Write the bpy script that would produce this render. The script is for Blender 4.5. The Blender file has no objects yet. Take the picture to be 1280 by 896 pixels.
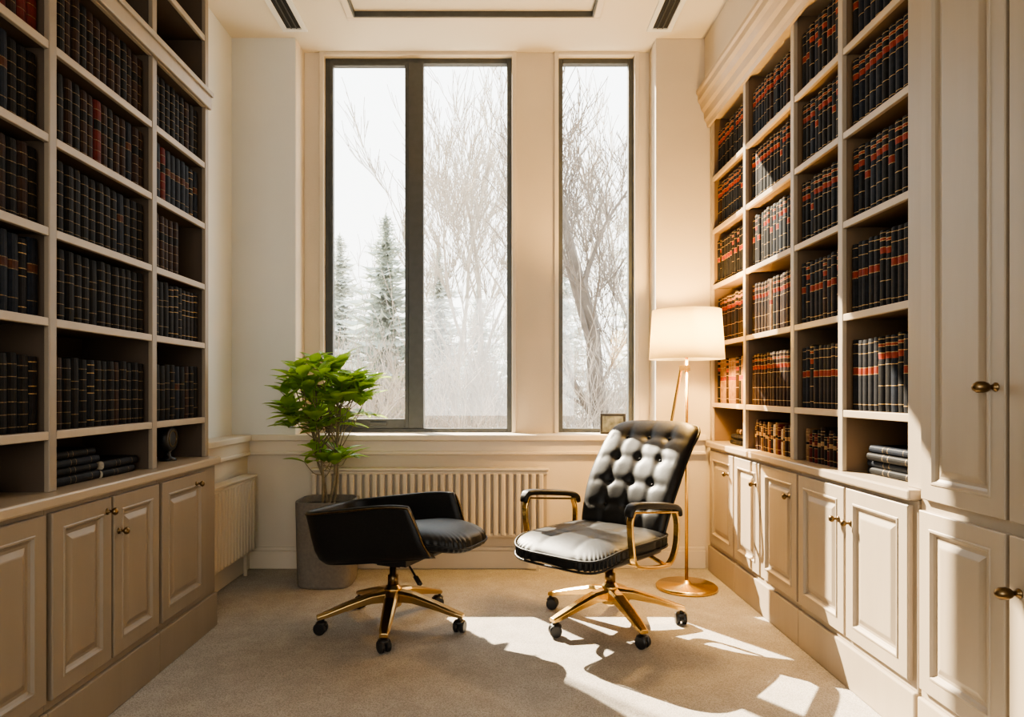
import bpy, bmesh, math, random
from mathutils import Vector, Matrix, Euler
random.seed(7)
scn=bpy.context.scene
COL=scn.collection
pi=math.pi
# ---------------------------------------------------------------- materials
def mat(name,col,rough=.5,metal=0,noise=0,nscale=20,bump=0,bscale=60,spec=.5,col2=None,coat=0,stretch=None):
    m=bpy.data.materials.new(name); m.use_nodes=True
    nt=m.node_tree; b=nt.nodes['Principled BSDF']
    b.inputs['Base Color'].default_value=(*col,1); b.inputs['Roughness'].default_value=rough
    b.inputs['Metallic'].default_value=metal; b.inputs['Specular IOR Level'].default_value=spec
    b.inputs['Coat Weight'].default_value=coat
    tc=nt.nodes.new('ShaderNodeTexCoord'); mp=nt.nodes.new('ShaderNodeMapping')
    nt.links.new(tc.outputs['Object'],mp.inputs['Vector'])
    if stretch: mp.inputs['Scale'].default_value=stretch
    if noise or col2:
        n=nt.nodes.new('ShaderNodeTexNoise'); n.inputs['Scale'].default_value=nscale; n.inputs['Detail'].default_value=5
        nt.links.new(mp.outputs[0],n.inputs['Vector'])
        r=nt.nodes.new('ShaderNodeValToRGB'); r.color_ramp.elements[0].position=.3; r.color_ramp.elements[1].position=.7
        c2=col2 or tuple(min(1,c*(1+noise)) for c in col); c1=tuple(c*(1-noise) for c in col)
        r.color_ramp.elements[0].color=(*c1,1); r.color_ramp.elements[1].color=(*c2,1)
        nt.links.new(n.outputs['Fac'],r.inputs[0]); nt.links.new(r.outputs[0],b.inputs['Base Color'])
    if bump:
        n2=nt.nodes.new('ShaderNodeTexNoise'); n2.inputs['Scale'].default_value=bscale; n2.inputs['Detail'].default_value=3
        nt.links.new(mp.outputs[0],n2.inputs['Vector'])
        bp=nt.nodes.new('ShaderNodeBump'); bp.inputs['Strength'].default_value=bump; bp.inputs['Distance'].default_value=.01
        nt.links.new(n2.outputs['Fac'],bp.inputs['Height']); nt.links.new(bp.outputs[0],b.inputs['Normal'])
    return m
M={}
M['wall']=mat('wall_paint',(.61,.53,.415),.75,noise=.03,nscale=3,bump=.08,bscale=90)
M['wallw']=mat('wall_paint_pale',(.66,.66,.63),.75,noise=.02,nscale=3,bump=.05,bscale=90)
M['ceil']=mat('ceiling_paint',(.66,.60,.50),.8,bump=.03)
M['trim']=mat('trim_paint',(.63,.55,.435),.45,noise=.03,nscale=4)
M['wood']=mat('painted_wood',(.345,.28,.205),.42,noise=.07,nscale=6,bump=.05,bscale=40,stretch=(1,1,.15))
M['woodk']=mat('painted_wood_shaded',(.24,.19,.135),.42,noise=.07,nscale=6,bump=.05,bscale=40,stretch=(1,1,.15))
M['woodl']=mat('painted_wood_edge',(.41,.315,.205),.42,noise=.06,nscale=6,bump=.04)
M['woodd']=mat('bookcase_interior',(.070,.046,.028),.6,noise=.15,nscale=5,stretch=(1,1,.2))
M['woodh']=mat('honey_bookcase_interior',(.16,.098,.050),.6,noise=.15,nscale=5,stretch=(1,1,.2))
M['top']=mat('counter_wood',(.37,.295,.21),.3,noise=.08,nscale=5,stretch=(1,.2,1))
M['brass']=mat('brass',(.83,.55,.20),.24,1,bump=.02,bscale=30)
M['brassb']=mat('bronze_brass',(.50,.34,.15),.28,1,bump=.02,bscale=30)
M['brassd']=mat('aged_brass',(.16,.105,.05),.32,1,noise=.2,nscale=40)
M['leather']=mat('black_leather',(.009,.0085,.008),.46,noise=.3,nscale=80,bump=.12,bscale=260,spec=.36)
M['plastic']=mat('black_plastic',(.010,.010,.011),.4)
M['bronze']=mat('dark_window_metal',(.075,.078,.075),.45,.2,noise=.1)
M['rad']=mat('radiator_enamel',(.54,.46,.35),.4)
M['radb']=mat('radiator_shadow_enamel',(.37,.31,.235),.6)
M['paper']=mat('paper',(.5,.42,.30),.9,noise=.15,nscale=200,stretch=(1,1,.05))
M['gold']=mat('gilt',(.34,.22,.09),.5,.3,noise=.5,nscale=200,spec=.2)
M['goldp']=mat('gilt_pale',(.14,.095,.045),.55,.3,noise=.8,nscale=150,spec=.2)
M['black']=mat('vent_dark',(.01,.01,.01),.7)
M['stone']=mat('planter_stone',(.18,.155,.125),.85,noise=.12,nscale=60,bump=.35,bscale=110)
M['soil']=mat('soil',(.05,.035,.02),.95,noise=.4,bump=.8)
M['bark']=mat('plant_bark',(.20,.16,.09),.8,noise=.3,bump=.4)
M['tree']=mat('hazed_bark',(.36,.32,.275),.9,noise=.2,nscale=6)  # bark lightened: distance haze is put into the colour
M['tree2']=mat('grey_bark',(.14,.118,.10),.9,noise=.25,nscale=6)
M['con']=mat('hazed_needles',(.46,.50,.45),.9,noise=.2,nscale=2)  # outdoor haze painted in as paler needles
M['con2']=mat('far_hazed_needles',(.62,.64,.60),.9,noise=.12,nscale=2)  # farther conifers, with more haze in the needle colour
M['shrub']=mat('mottled_twigs',(.30,.26,.22),.9,noise=.35,nscale=2)  # mottled grey-brown twigs
M['gnd']=mat('pale_ground',(.48,.45,.41),.9,noise=.2,nscale=1)  # pale mottled ground tone
M['photo']=mat('photo_print',(.12,.13,.125),.3,noise=.6,nscale=25)
# carpet
m=mat('carpet',(.33,.285,.24),.95,spec=.1); nt=m.node_tree; b=nt.nodes['Principled BSDF']
tc=nt.nodes.new('ShaderNodeTexCoord')
w=nt.nodes.new('ShaderNodeTexVoronoi'); w.inputs['Scale'].default_value=190
n=nt.nodes.new('ShaderNodeTexNoise'); n.inputs['Scale'].default_value=9; n.inputs['Detail'].default_value=8
nt.links.new(tc.outputs['Object'],w.inputs['Vector']); nt.links.new(tc.outputs['Object'],n.inputs['Vector'])
ns=nt.nodes.new('ShaderNodeMath'); ns.operation='MULTIPLY_ADD'; ns.inputs[1].default_value=.45; ns.inputs[2].default_value=.25; nt.links.new(n.outputs['Fac'],ns.inputs[0])
mx=nt.nodes.new('ShaderNodeMath'); mx.operation='MULTIPLY_ADD'; mx.inputs[1].default_value=.7
nt.links.new(w.outputs['Distance'],mx.inputs[0]); nt.links.new(ns.outputs[0],mx.inputs[2])
r=nt.nodes.new('ShaderNodeValToRGB'); r.color_ramp.elements[0].position=.4; r.color_ramp.elements[1].position=1
r.color_ramp.elements[0].color=(.52,.475,.42,1); r.color_ramp.elements[1].color=(.29,.26,.225,1)
nt.links.new(mx.outputs[0],r.inputs[0]); nt.links.new(r.outputs[0],b.inputs['Base Color'])
bp=nt.nodes.new('ShaderNodeBump'); bp.inputs['Strength'].default_value=.4; bp.inputs['Distance'].default_value=.004; bp.invert=True
nt.links.new(w.outputs['Distance'],bp.inputs['Height']); nt.links.new(bp.outputs[0],b.inputs['Normal'])
M['carpet']=m
def transl(name,m,c,f):
    nt=m.node_tree; b=nt.nodes['Principled BSDF']
    out=nt.nodes['Material Output']; tr=nt.nodes.new('ShaderNodeBsdfTranslucent'); tr.inputs[0].default_value=(*c,1)
    ms=nt.nodes.new('ShaderNodeMixShader'); ms.inputs[0].default_value=f
    nt.links.new(b.outputs[0],ms.inputs[1]); nt.links.new(tr.outputs[0],ms.inputs[2]); nt.links.new(ms.outputs[0],out.inputs[0]); M[name]=m
transl('leaf',mat('leaf_green',(.13,.31,.03),.36,noise=.4,nscale=9,col2=(.32,.53,.06)),(.45,.66,.07),.42)
transl('shade',mat('lamp_shade_fabric',(.88,.83,.70),.9),(.62,.57,.42),.5)
# glass: thin two-sided pane, Schlick reflection from the facing angle
m=bpy.data.materials.new('window_glass'); m.use_nodes=True; nt=m.node_tree; nt.nodes.remove(nt.nodes['Principled BSDF'])
out=nt.nodes['Material Output']; t=nt.nodes.new('ShaderNodeBsdfTransparent'); g=nt.nodes.new('ShaderNodeBsdfGlossy'); g.inputs['Roughness'].default_value=.01
t.inputs[0].default_value=(.97,.98,.97,1)
lw=nt.nodes.new('ShaderNodeLayerWeight'); lw.inputs['Blend'].default_value=.5
pw=nt.nodes.new('ShaderNodeMath'); pw.operation='POWER'; pw.inputs[1].default_value=5; nt.links.new(lw.outputs['Facing'],pw.inputs[0])
ma=nt.nodes.new('ShaderNodeMath'); ma.operation='MULTIPLY_ADD'; ma.inputs[1].default_value=.9; ma.inputs[2].default_value=.12; nt.links.new(pw.outputs[0],ma.inputs[0])
ms=nt.nodes.new('ShaderNodeMixShader'); nt.links.new(ma.outputs[0],ms.inputs[0]); nt.links.new(t.outputs[0],ms.inputs[1]); nt.links.new(g.outputs[0],ms.inputs[2]); nt.links.new(ms.outputs[0],out.inputs[0])
M['glass']=m
m=bpy.data.materials.new('warm_bulb'); m.use_nodes=True; b=m.node_tree.nodes['Principled BSDF']
b.inputs['Emission Color'].default_value=(1,.75,.42,1); b.inputs['Emission Strength'].default_value=25
M['bulb']=m
# ---------------------------------------------------------------- helpers
def tag(o,label=None,cat=None,group=None,kind=None):
    if label: o['label']=label
    if cat: o['category']=cat
    if group: o['group']=group
    if kind: o['kind']=kind
    return o
def wloc(o):
    v=Vector(o.location)
    while o.parent: o=o.parent; v+=o.location
    return v
def mk(name,bm,mats,parent=None,origin=(0,0,0),smooth=False,local=False,bevel=0,rec=True):
    """geometry in world coords (local=True: in the parent's own coords)"""
    o_=Vector(origin)
    if rec: bmesh.ops.recalc_face_normals(bm,faces=bm.faces)
    bmesh.ops.translate(bm,verts=bm.verts,vec=-o_)
    me=bpy.data.meshes.new(name); bm.to_mesh(me); bm.free()
    if not isinstance(mats,(list,tuple)): mats=[mats]
    for x in mats: me.materials.append(M[x] if isinstance(x,str) else x)
    if smooth:
        for p in me.polygons: p.use_smooth=True
    o=bpy.data.objects.new(name,me); COL.objects.link(o)
    if parent:
        o.parent=parent
        o.location=o_ if local else o_-wloc(parent)
    else: o.location=o_
    if bevel:
        md=o.modifiers.new('bevel','BEVEL'); md.width=bevel; md.segments=2; md.limit_method='ANGLE'
    return o
def empty(name,loc,rotz=0):
    e=bpy.data.objects.new(name,None); e.empty_display_size=.1; e.location=loc; e.rotation_euler=(0,0,rotz); COL.objects.link(e); return e
def bx(bm,x0,x1,y0,y1,z0,z1,mi=0):
    vs=[bm.verts.new((x,y,z)) for x in (x0,x1) for y in (y0,y1) for z in (z0,z1)]
    for f in ((0,1,3,2),(4,6,7,5),(0,4,5,1),(2,3,7,6),(0,2,6,4),(1,5,7,3)):
        fc=bm.faces.new([vs[i] for i in f]); fc.material_index=mi
def box(name,x0,x1,y0,y1,z0,z1,mats,parent=None,bevel=0.003):
    bm=bmesh.new(); bx(bm,x0,x1,y0,y1,z0,z1)
    return mk(name,bm,mats,parent,((x0+x1)/2,(y0+y1)/2,z0),bevel=bevel)
def lathe(bm,prof,center,axis='Z',seg=24,mi=0,caps=True,sq=None):
    rings=[]; c=Vector(center)
    for r_,h in prof:
        ring=[]
        for i in range(seg):
            a=2*pi*i/seg; ca,sa=math.cos(a),math.sin(a)
            if sq: ca,sa=math.copysign(abs(ca)**sq,ca),math.copysign(abs(sa)**sq,sa)
            u,v=r_*ca,r_*sa
            p=Vector((u,v,h)) if axis=='Z' else (Vector((h,u,v)) if axis=='X' else Vector((v,h,u)))
            ring.append(bm.verts.new(c+p))
        rings.append(ring)
    for a_,b_ in zip(rings,rings[1:]):
        for i in range(seg):
            f=bm.faces.new((a_[i],a_[(i+1)%seg],b_[(i+1)%seg],b_[i])); f.material_index=mi
    if caps:
        for rg in (rings[0],rings[-1]):
            try: f=bm.faces.new(rg); f.material_index=mi
            except: pass
def catmull(pts,n=8,closed=False):
    P=[Vector(p) for p in pts]; out=[]; N=len(P)
    rng=range(N if closed else N-1)
    for i in rng:
        if closed: p0,p1,p2,p3=P[i-1],P[i],P[(i+1)%N],P[(i+2)%N]
        else: p0,p1,p2,p3=P[max(i-1,0)],P[i],P[i+1],P[min(i+2,N-1)]
        for k in range(n):
            t=k/n
            out.append(.5*((2*p1)+(-p0+p2)*t+(2*p0-5*p1+4*p2-p3)*t*t+(-p0+3*p1-3*p2+p3)*t**3))
    if not closed: out.append(P[-1])
    return out
def circ(r_,n=10): return [(r_*math.cos(2*pi*i/n),r_*math.sin(2*pi*i/n)) for i in range(n)]
def rrect(w,h,r_=.3,n=3):
    out=[]; rr=min(w,h)*r_
    for cx,cy,a0 in ((w/2-rr,h/2-rr,0),(-w/2+rr,h/2-rr,pi/2),(-w/2+rr,-h/2+rr,pi),(w/2-rr,-h/2+rr,1.5*pi)):
        for k in range(n+1):
            a=a0+k*pi/2/n; out.append((cx+rr*math.cos(a),cy+rr*math.sin(a)))
    return out
def sweep(bm,pts,sec,normal=None,closed=False,scales=None,mi=0):
    pts=[Vector(p) for p in pts]; N=len(pts); rings=[]; nrm=None
    for i,p in enumerate(pts):
        if closed: t=(pts[(i+1)%N]-pts[i-1])
        else: t=pts[min(i+1,N-1)]-pts[max(i-1,0)]
        if t.length<1e-9: t=Vector((0,0,1))
        t.normalize()
        if normal is not None: u=Vector(normal); u=(u-t*u.dot(t)).normalized()
        else:
            if nrm is None:
                nrm=Vector((1,0,0)) if abs(t.x)<.8 else Vector((0,1,0))
            u=(nrm-t*nrm.dot(t)).normalized(); nrm=u
        v=t.cross(u); s=scales[i] if scales else 1
        rings.append([bm.verts.new(p+u*a*s+v*b_*s) for a,b_ in sec])
    K=len(sec)
    pr=list(zip(rings,rings[1:]))+([(rings[-1],rings[0])] if closed else [])
    for a_,b_ in pr:
        for i in range(K):
            f=bm.faces.new((a_[i],a_[(i+1)%K],b_[(i+1)%K],b_[i])); f.material_index=mi
    if not closed:
        for rg in (rings[0],rings[-1]): bm.faces.new(rg).material_index=mi
def sg(x,e): return math.copysign(abs(x)**e,x)
def squad(bm,c,h,e1=.45,e2=.35,nu=56,nv=24,fn=None,mi=0):
    c=Vector(c); grid=[]
    for j in range(nv+1):
        ph=-pi/2+pi*j/nv; row=[]
        for i in range(nu):
            th=2*pi*i/nu
            p=Vector((h[0]*sg(math.cos(ph),e1)*sg(math.cos(th),e2),h[1]*sg(math.cos(ph),e1)*sg(math.sin(th),e2),h[2]*sg(math.sin(ph),e1)))
            if fn: p=fn(p,th,ph)
            row.append(bm.verts.new(c+p))
        grid.append(row)
    for a_,b_ in zip(grid,grid[1:]):
        for i in range(nu):
            bm.faces.new((a_[i],a_[(i+1)%nu],b_[(i+1)%nu],b_[i])).material_index=mi
    bmesh.ops.remove_doubles(bm,verts=grid[0]+grid[-1],dist=1e-6)
# ---------------------------------------------------------------- camera
cam=bpy.data.cameras.new('camera'); co=bpy.data.objects.new('camera',cam); COL.objects.link(co)
co.location=(0,0,1.25); co.rotation_euler=(pi/2,0,0)
cam.sensor_width=36; cam.lens=850/1280*36; cam.shift_x=20/1280; cam.shift_y=40/1280; cam.clip_end=300
scn.camera=co
# ---------------------------------------------------------------- room shell
CZ=3.73; YO=5.13
def struct(o): o['kind']='structure'; return o
struct(box('floor',-2.0,2.0,-1.9,YO,-.1,0,'carpet',bevel=0))
bm=bmesh.new()
bx(bm,-1.86,1.86,4.79,YO,0,.90)
for a,b_,y in ((-1.86,-1.408,4.79),(-1.408,-1.262,4.99),(.117,.458,4.99),(1.016,1.126,4.99),(1.126,1.86,4.79)):
    bx(bm,a,b_,y,YO,.90,CZ)
bx(bm,-1.262,.117,4.99,YO,3.705,CZ); bx(bm,.458,1.016,4.99,YO,3.705,CZ)
struct(mk('wall_north',bm,'wall',bevel=.004))
# pale painted face of the left pier
struct(box('trim_7',-1.86,-1.412,4.784,4.79,.94,CZ,'wallw',bevel=0))
struct(box('wall_west',-2,-1.86,-1.9,YO,0,CZ,'wallw',bevel=0))
struct(box('trim_5',-1.86,-1.75,3.63,4.79,0,.90,'wall',bevel=0))
struct(box('wall_east',1.86,2,-1.9,YO,0,CZ,'wall',bevel=0))
struct(box('trim_6',1.47,1.86,1.5,4.79,3.36,CZ,'wall',bevel=0))
SX,S0,S1=1.4,.8,2.9  # opening added in the unseen rear wall to let sky fill in
bm=bmesh.new(); bx(bm,-2,-SX,-2.05,-1.9,0,CZ); bx(bm,SX,2,-2.05,-1.9,0,CZ); bx(bm,-SX,SX,-2.05,-1.9,0,S0); bx(bm,-SX,SX,-2.05,-1.9,S1,CZ)
struct(mk('wall_south',bm,'wall'))
bm=bmesh.new()
tx0,tx1,ty0,ty1=-.943,.646,2.2,4.5
bx(bm,-2,tx0,-1.9,YO,CZ,CZ+.12); bx(bm,tx1,2,-1.9,YO,CZ,CZ+.12); bx(bm,tx0,tx1,ty1,YO,CZ,CZ+.12); bx(bm,tx0,tx1,-1.9,ty0,CZ,CZ+.12)
bx(bm,tx0,tx1,ty0,ty1,CZ+.025,CZ+.12)
struct(mk('ceiling',bm,'ceil'))
def ringframe(bm,x0,x1,y0,y1,z0,z1,w):
    bx(bm,x0,x1,y0,y0+w,z0,z1); bx(bm,x0,x1,y1-w,y1,z0,z1); bx(bm,x0,x0+w,y0+w,y1-w,z0,z1); bx(bm,x1-w,x1,y0+w,y1-w,z0,z1)
bm=bmesh.new(); ringframe(bm,tx0-.045,tx1+.045,ty0-.045,ty1+.045,CZ-.015,CZ,.045)
struct(mk('trim_1',bm,'trim',bevel=.004))
bm=bmesh.new(); ringframe(bm,tx0+.001,tx1-.001,ty0+.001,ty1-.001,CZ-.012,CZ+.024,.010)
struct(mk('trim_2',bm,'bronze'))
# sill / ledge
bm=bmesh.new()
bx(bm,-1.86,1.47,4.735,4.80,.90,.94); bx(bm,-1.408,1.126,4.79,5.02,.90,.94); bx(bm,-1.86,-1.70,3.63,4.735,.90,.94)
bx(bm,-1.75,1.47,4.765,4.79,.815,.90); bx(bm,-1.75,-1.725,3.63,4.765,.815,.90)
bx(bm,-1.75,1.47,4.755,4.79,.80,.825); bx(bm,-1.75,-1.715,3.63,4.755,.80,.825)
struct(mk('trim_3',bm,'trim',bevel=.006))
bm=bmesh.new(); bx(bm,-1.73,1.47,4.768,4.79,0,.125); bx(bm,-1.73,1.47,4.776,4.79,.125,.15)
struct(mk('baseboard_north',bm,'trim',bevel=.004))
bm=bmesh.new(); bx(bm,-1.75,-1.728,3.63,4.79,0,.125); bx(bm,-1.75,-1.736,3.63,4.79,.125,.15)
struct(mk('baseboard_west',bm,'trim',bevel=.004))
bm=bmesh.new()
for a,b_ in ((-1.262,.117),(.458,1.016)):
    bx(bm,a-.03,a,4.975,4.99,.94,CZ-.0); bx(bm,b_,b_+.03,4.975,4.99,.94,CZ); bx(bm,a,b_,4.975,4.99,3.705,CZ)
struct(mk('trim_4',bm,'trim',bevel=.003))
def window(name,x0,x1,z0,z1,mull=None):
    bm=bmesh.new(); y0,y1=5.03,5.09; w=.036
    bx(bm,x0,x0+w,y0,y1,z0,z1); bx(bm,x1-w,x1,y0,y1,z0,z1); bx(bm,x0+w,x1-w,y0,y1,z0,z0+.03); bx(bm,x0+w,x1-w,y0,y1,z1-w,z1)
    if mull:
        bx(bm,mull[0]+.02,mull[1],y0-.02,y1,z0+.03,z1-w)
    o=mk(name,bm,'bronze',origin=((x0+x1)/2,5.06,z0),bevel=.004); struct(o)
    if mull:
        bm=bmesh.new(); a,b_=x0+w,mull[0]+.02
        bx(bm,a,a+.022,y0-.01,y1-.02,z0+.03,z1-w); bx(bm,b_-.028,b_,y0-.01,y1-.02,z0+.03,z1-w)
        bx(bm,a+.022,b_-.028,y0-.01,y1-.02,z0+.03,z0+.10); bx(bm,a+.022,b_-.028,y0-.01,y1-.02,z1-w-.02,z1-w)
        bx(bm,a+.3,a+.42,y0-.03,y0-.01,z0+.055,z0+.075)
        mk('sash',bm,'bronze',o,((a+b_)/2,5.05,z0+.05),bevel=.003)
        spans=[(a+.022,b_-.028,z0+.10,z1-w-.02),(mull[1],x1-w,z0+.03,z1-w)]
    else: spans=[(x0+w,x1-w,z0+.03,z1-w)]
    for a,b_,c,d in spans:
        bm=bmesh.new(); f=bm.faces.new([bm.verts.new(p) for p in ((a,5.07,c),(b_,5.07,c),(b_,5.07,d),(a,5.07,d))])
        mk('window_pane',bm,'glass',o,((a+b_)/2,5.07,c),rec=False)
window('window_1',-1.262,.117,.94,3.705,(-.665,-.535))
window('window_2',.458,1.016,.94,3.705)
for vx,nm in ((-1.38,0),(1.12,1)):
    e=tag(empty('ceiling_vent',(vx,4.3,CZ)),'white metal slot air vent set in the ceiling','vent')
    bm=bmesh.new(); ringframe(bm,vx-.085,vx+.085,3.9,4.68,CZ-.014,CZ-.001,.034)
    mk('vent_frame',bm,'wallw',e,(vx,4.3,CZ-.012),bevel=.002)
    bm=bmesh.new(); bx(bm,vx-.051,vx+.051,3.934,4.646,CZ-.004,CZ-.001)
    mk('vent_slot',bm,'black',e,(vx,4.3,CZ-.004))
    bm=bmesh.new()
    for k in (-.018,.018): bx(bm,vx+k-.003,vx+k+.003,3.934,4.646,CZ-.012,CZ-.004)
    mk('vent_blade',bm,'bronze',e,(vx,4.3,CZ-.012))
# ---------------------------------------------------------------- radiators
def radiator(x0,x1,z0,z1,axis,front,back,label):
    def B(bm,a0,a1,d0,d1,c0,c1):
        if axis=='X': bx(bm,a0,a1,min(d0,d1),max(d0,d1),c0,c1)
        else: bx(bm,min(d0,d1),max(d0,d1),a0,a1,c0,c1)
    mid=((x0+x1)/2,(front+back)/2,z0) if axis=='X' else ((front+back)/2,(x0+x1)/2,z0)
    e=tag(empty('radiator',(mid[0],mid[1],z0)),label,'radiator')
    s=1 if back>front else -1
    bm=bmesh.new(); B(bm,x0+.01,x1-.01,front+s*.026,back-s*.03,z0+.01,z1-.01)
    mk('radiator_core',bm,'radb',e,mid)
    bm=bmesh.new(); a=x0
    while a<x1-.03:
        B(bm,a,a+.036,front,front+s*.027,z0+.012,z1-.02); a+=.052
    B(bm,x0,x1,front+s*.010,front+s*.04,z0,z0+.03); B(bm,x0,x1,front+s*.006,front+s*.04,z1-.03,z1)
    mk('radiator_panel',bm,'rad',e,mid,bevel=.010)
    bm=bmesh.new(); B(bm,x0-.006,x1+.006,front-s*.004,back-s*.02,z1,z1+.014)
    mk('top_grille',bm,'trim',e,(mid[0],mid[1],z1),bevel=.004)
    bm=bmesh.new()
    for k in (x0+.15,x1-.15): B(bm,k,k+.03,back-s*.03,back,z0+.05,z1-.05)
    for k in (x0+.08,x1-.08): B(bm,k,k+.02,front+s*.04,front+s*.06,.0,z0)
    mk('bracket',bm,'rad',e,mid)
radiator(-1.27,.36,.237,.70,'X',4.665,4.788,'cream ribbed radiator mounted below the window sill')
radiator(3.72,4.66,.16,.665,'Y',-1.64,-1.748,'cream ribbed radiator mounted low on the side wall')
# ---------------------------------------------------------------- cabinetry
def rings_door(bm,xf,n,y0,y1,z0,z1,prof):
    prev=None
    for ins,h in prof:
        r_=[bm.verts.new((xf+n*h,y,z)) for y,z in ((y0+ins,z0+ins),(y1-ins,z0+ins),(y1-ins,z1-ins),(y0+ins,z1-ins))]
        if prev:
            for i in range(4): bm.faces.new((prev[i],prev[(i+1)%4],r_[(i+1)%4],r_[i]))
        else: bm.faces.new(r_)
        prev=r_
    bm.faces.new(prev)
DP=[(0,0),(0,.017),(.003,.02),(.055,.02),(.058,.0235),(.064,.0235),(.070,.014),(.078,.009),(.088,.009),(.107,.017),(.112,.018)]
def knob(parent,x,n,y,z,lever=False):
    bm=bmesh.new()
    pr=[(.013,0),(.013,.003),(.006,.005),(.005,.018),(.013,.024),(.015,.031),(.011,.038),(.003,.041)] if not lever else [(.014,0),(.014,.003),(.008,.006),(.007,.018),(.014,.026),(.018,.038),(.017,.056),(.010,.066),(.003,.069)]
    lathe(bm,pr,(0,0,0),'X',18)
    if n<0:
        for v in bm.verts: v.co.x*=-1
    bmesh.ops.translate(bm,verts=bm.verts,vec=(x,y,z))
    mk('knob',bm,'brassd',parent,(x,y,z),smooth=True)
def door(parent,xf,n,y0,y1,z0,z1,ky=None,kz=None,name='door',lever=False):
    bm=bmesh.new(); rings_door(bm,xf,n,y0,y1,z0,z1,DP)
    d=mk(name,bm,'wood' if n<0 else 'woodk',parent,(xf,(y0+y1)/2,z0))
    if ky: knob(d,xf+n*.02,n,ky,kz,lever)
    return d
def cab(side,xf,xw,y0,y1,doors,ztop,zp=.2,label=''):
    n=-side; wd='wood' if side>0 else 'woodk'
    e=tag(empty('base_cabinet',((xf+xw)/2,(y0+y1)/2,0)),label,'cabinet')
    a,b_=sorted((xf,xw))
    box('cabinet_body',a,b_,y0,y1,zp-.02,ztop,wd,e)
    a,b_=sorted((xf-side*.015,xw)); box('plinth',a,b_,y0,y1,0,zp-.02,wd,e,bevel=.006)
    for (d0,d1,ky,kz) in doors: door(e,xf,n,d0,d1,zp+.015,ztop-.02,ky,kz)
LX=-1.50; XW=1.835
cab(-1,LX,-XW,1.45,2.255,[(1.47,1.85,1.52,.8),(1.87,2.24,1.93,.8)],.86,label='taupe painted base cabinet with panelled doors against the wall')
cab(-1,LX,-XW,2.255,3.005,[(2.27,2.62,2.59,.79),(2.635,2.99,2.67,.70)],.86,label='taupe painted base cabinet with two panelled doors')
cab(-1,LX,-XW,3.005,3.628,[(3.02,3.47,3.36,.79)],.86,label='taupe painted base cabinet ending beside the radiator')
RX=1.49
ys=[(2.43,2.86,2.82,.70),(2.875,3.31,2.92,.70),(3.33,3.775,3.4,.72),(3.80,4.20,3.85,.72),(4.22,4.68,4.3,.72)]
cab(1,RX,XW,2.40,3.32,[ys[0],ys[1]],.86,label='taupe painted base cabinet with two sunlit panelled doors')
cab(1,RX,XW,3.32,4.21,[ys[2],ys[3]],.86,label='taupe painted base cabinet with two panelled doors')
cab(1,RX,XW,4.21,4.73,[ys[4]],.86,label='taupe painted base cabinet in the corner by the window wall')
tag(box('countertop',-1.86,-1.465,1.45,3.628,.86,.90,'top',bevel=.008),'long wooden countertop over taupe base cabinets','countertop')
tag(box('countertop',1.455,1.86,2.40,4.735,.86,.90,'top',bevel=.008),'sunlit wooden countertop over base cabinets','countertop')
def bookcase(side,xf,xw,stiles,zs,ztop,label,wide=None):
    n=-side; y0,y1=min(stiles),max(stiles)
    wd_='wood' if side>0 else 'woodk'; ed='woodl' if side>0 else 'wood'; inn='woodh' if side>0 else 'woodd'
    e=tag(empty('bookcase',((xf+xw)/2,(y0+y1)/2,.9)),label,'bookcase')
    a,b_=sorted((xw-side*.012,xw)); box('back_panel',a,b_,y0-.02,y1+.02,.9,ztop,'woodd',e,0)
    st=sorted(stiles)
    for s in st:
        wd=.0475 if (wide and abs(s-wide)<.01) else .02
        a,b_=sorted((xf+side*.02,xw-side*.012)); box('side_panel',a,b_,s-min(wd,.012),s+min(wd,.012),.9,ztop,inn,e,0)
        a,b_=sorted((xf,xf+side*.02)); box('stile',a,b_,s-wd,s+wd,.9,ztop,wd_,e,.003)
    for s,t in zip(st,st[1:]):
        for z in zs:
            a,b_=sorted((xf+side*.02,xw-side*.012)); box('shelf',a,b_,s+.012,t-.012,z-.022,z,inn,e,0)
            bm=bmesh.new(); a,b_=sorted((xf+side*.002,xf+side*.02)); bx(bm,a,b_,s+.02,t-.02,z-.03,z)
            mk('shelf_edge',bm,ed,e,((a+b_)/2,(s+t)/2,z-.03),bevel=.003)
    return e
LZ=[1.11,1.50,1.81,2.13,2.45,2.77,3.12]
lb=bookcase(-1,-1.53,-1.86,[1.62,2.35,3.05,3.60],LZ,CZ,'tall taupe built-in bookcase filled with dark law books')
bm=bmesh.new(); bx(bm,-1.53,-1.512,1.6,3.62,2.74,2.83); bx(bm,-1.512,-1.50,1.6,3.62,2.805,2.83)
mk('face_rail',bm,'wood',lb,(-1.52,2.6,2.74),bevel=.004)
RZ=[1.165,1.58,1.98,2.365,2.73]
rb=bookcase(1,1.50,1.86,[4.745,4.11,3.446,2.965,2.43],RZ,3.14,'tall cream built-in bookcase with cornice, filled with law books',wide=2.43)
box('top_board',1.50,1.86,2.383,4.765,3.14,3.17,'woodl',rb)
bm=bmesh.new()
prof=[(1.50,3.10),(1.485,3.10),(1.48,3.13),(1.465,3.15),(1.462,3.20),(1.445,3.22),(1.435,3.26),(1.42,3.28),(1.42,3.32),(1.41,3.335),(1.41,3.358),(1.50,3.358)]
ra=[bm.verts.new((x,2.385,z)) for x,z in prof]; rb_=[bm.verts.new((x,4.785,z)) for x,z in prof]
for i in range(len(prof)): 
    j=(i+1)%len(prof); bm.faces.new((ra[i],ra[j],rb_[j],rb_[i]))
bm.faces.new(ra); bm.faces.new(rb_)
mk('cornice',bm,'woodl',rb,(1.45,3.5,3.10))
tc_=tag(empty('tall_cabinet',(1.67,1.9,0)),'tall taupe cabinet with raised panel doors and dark brass knobs','cabinet')
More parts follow.
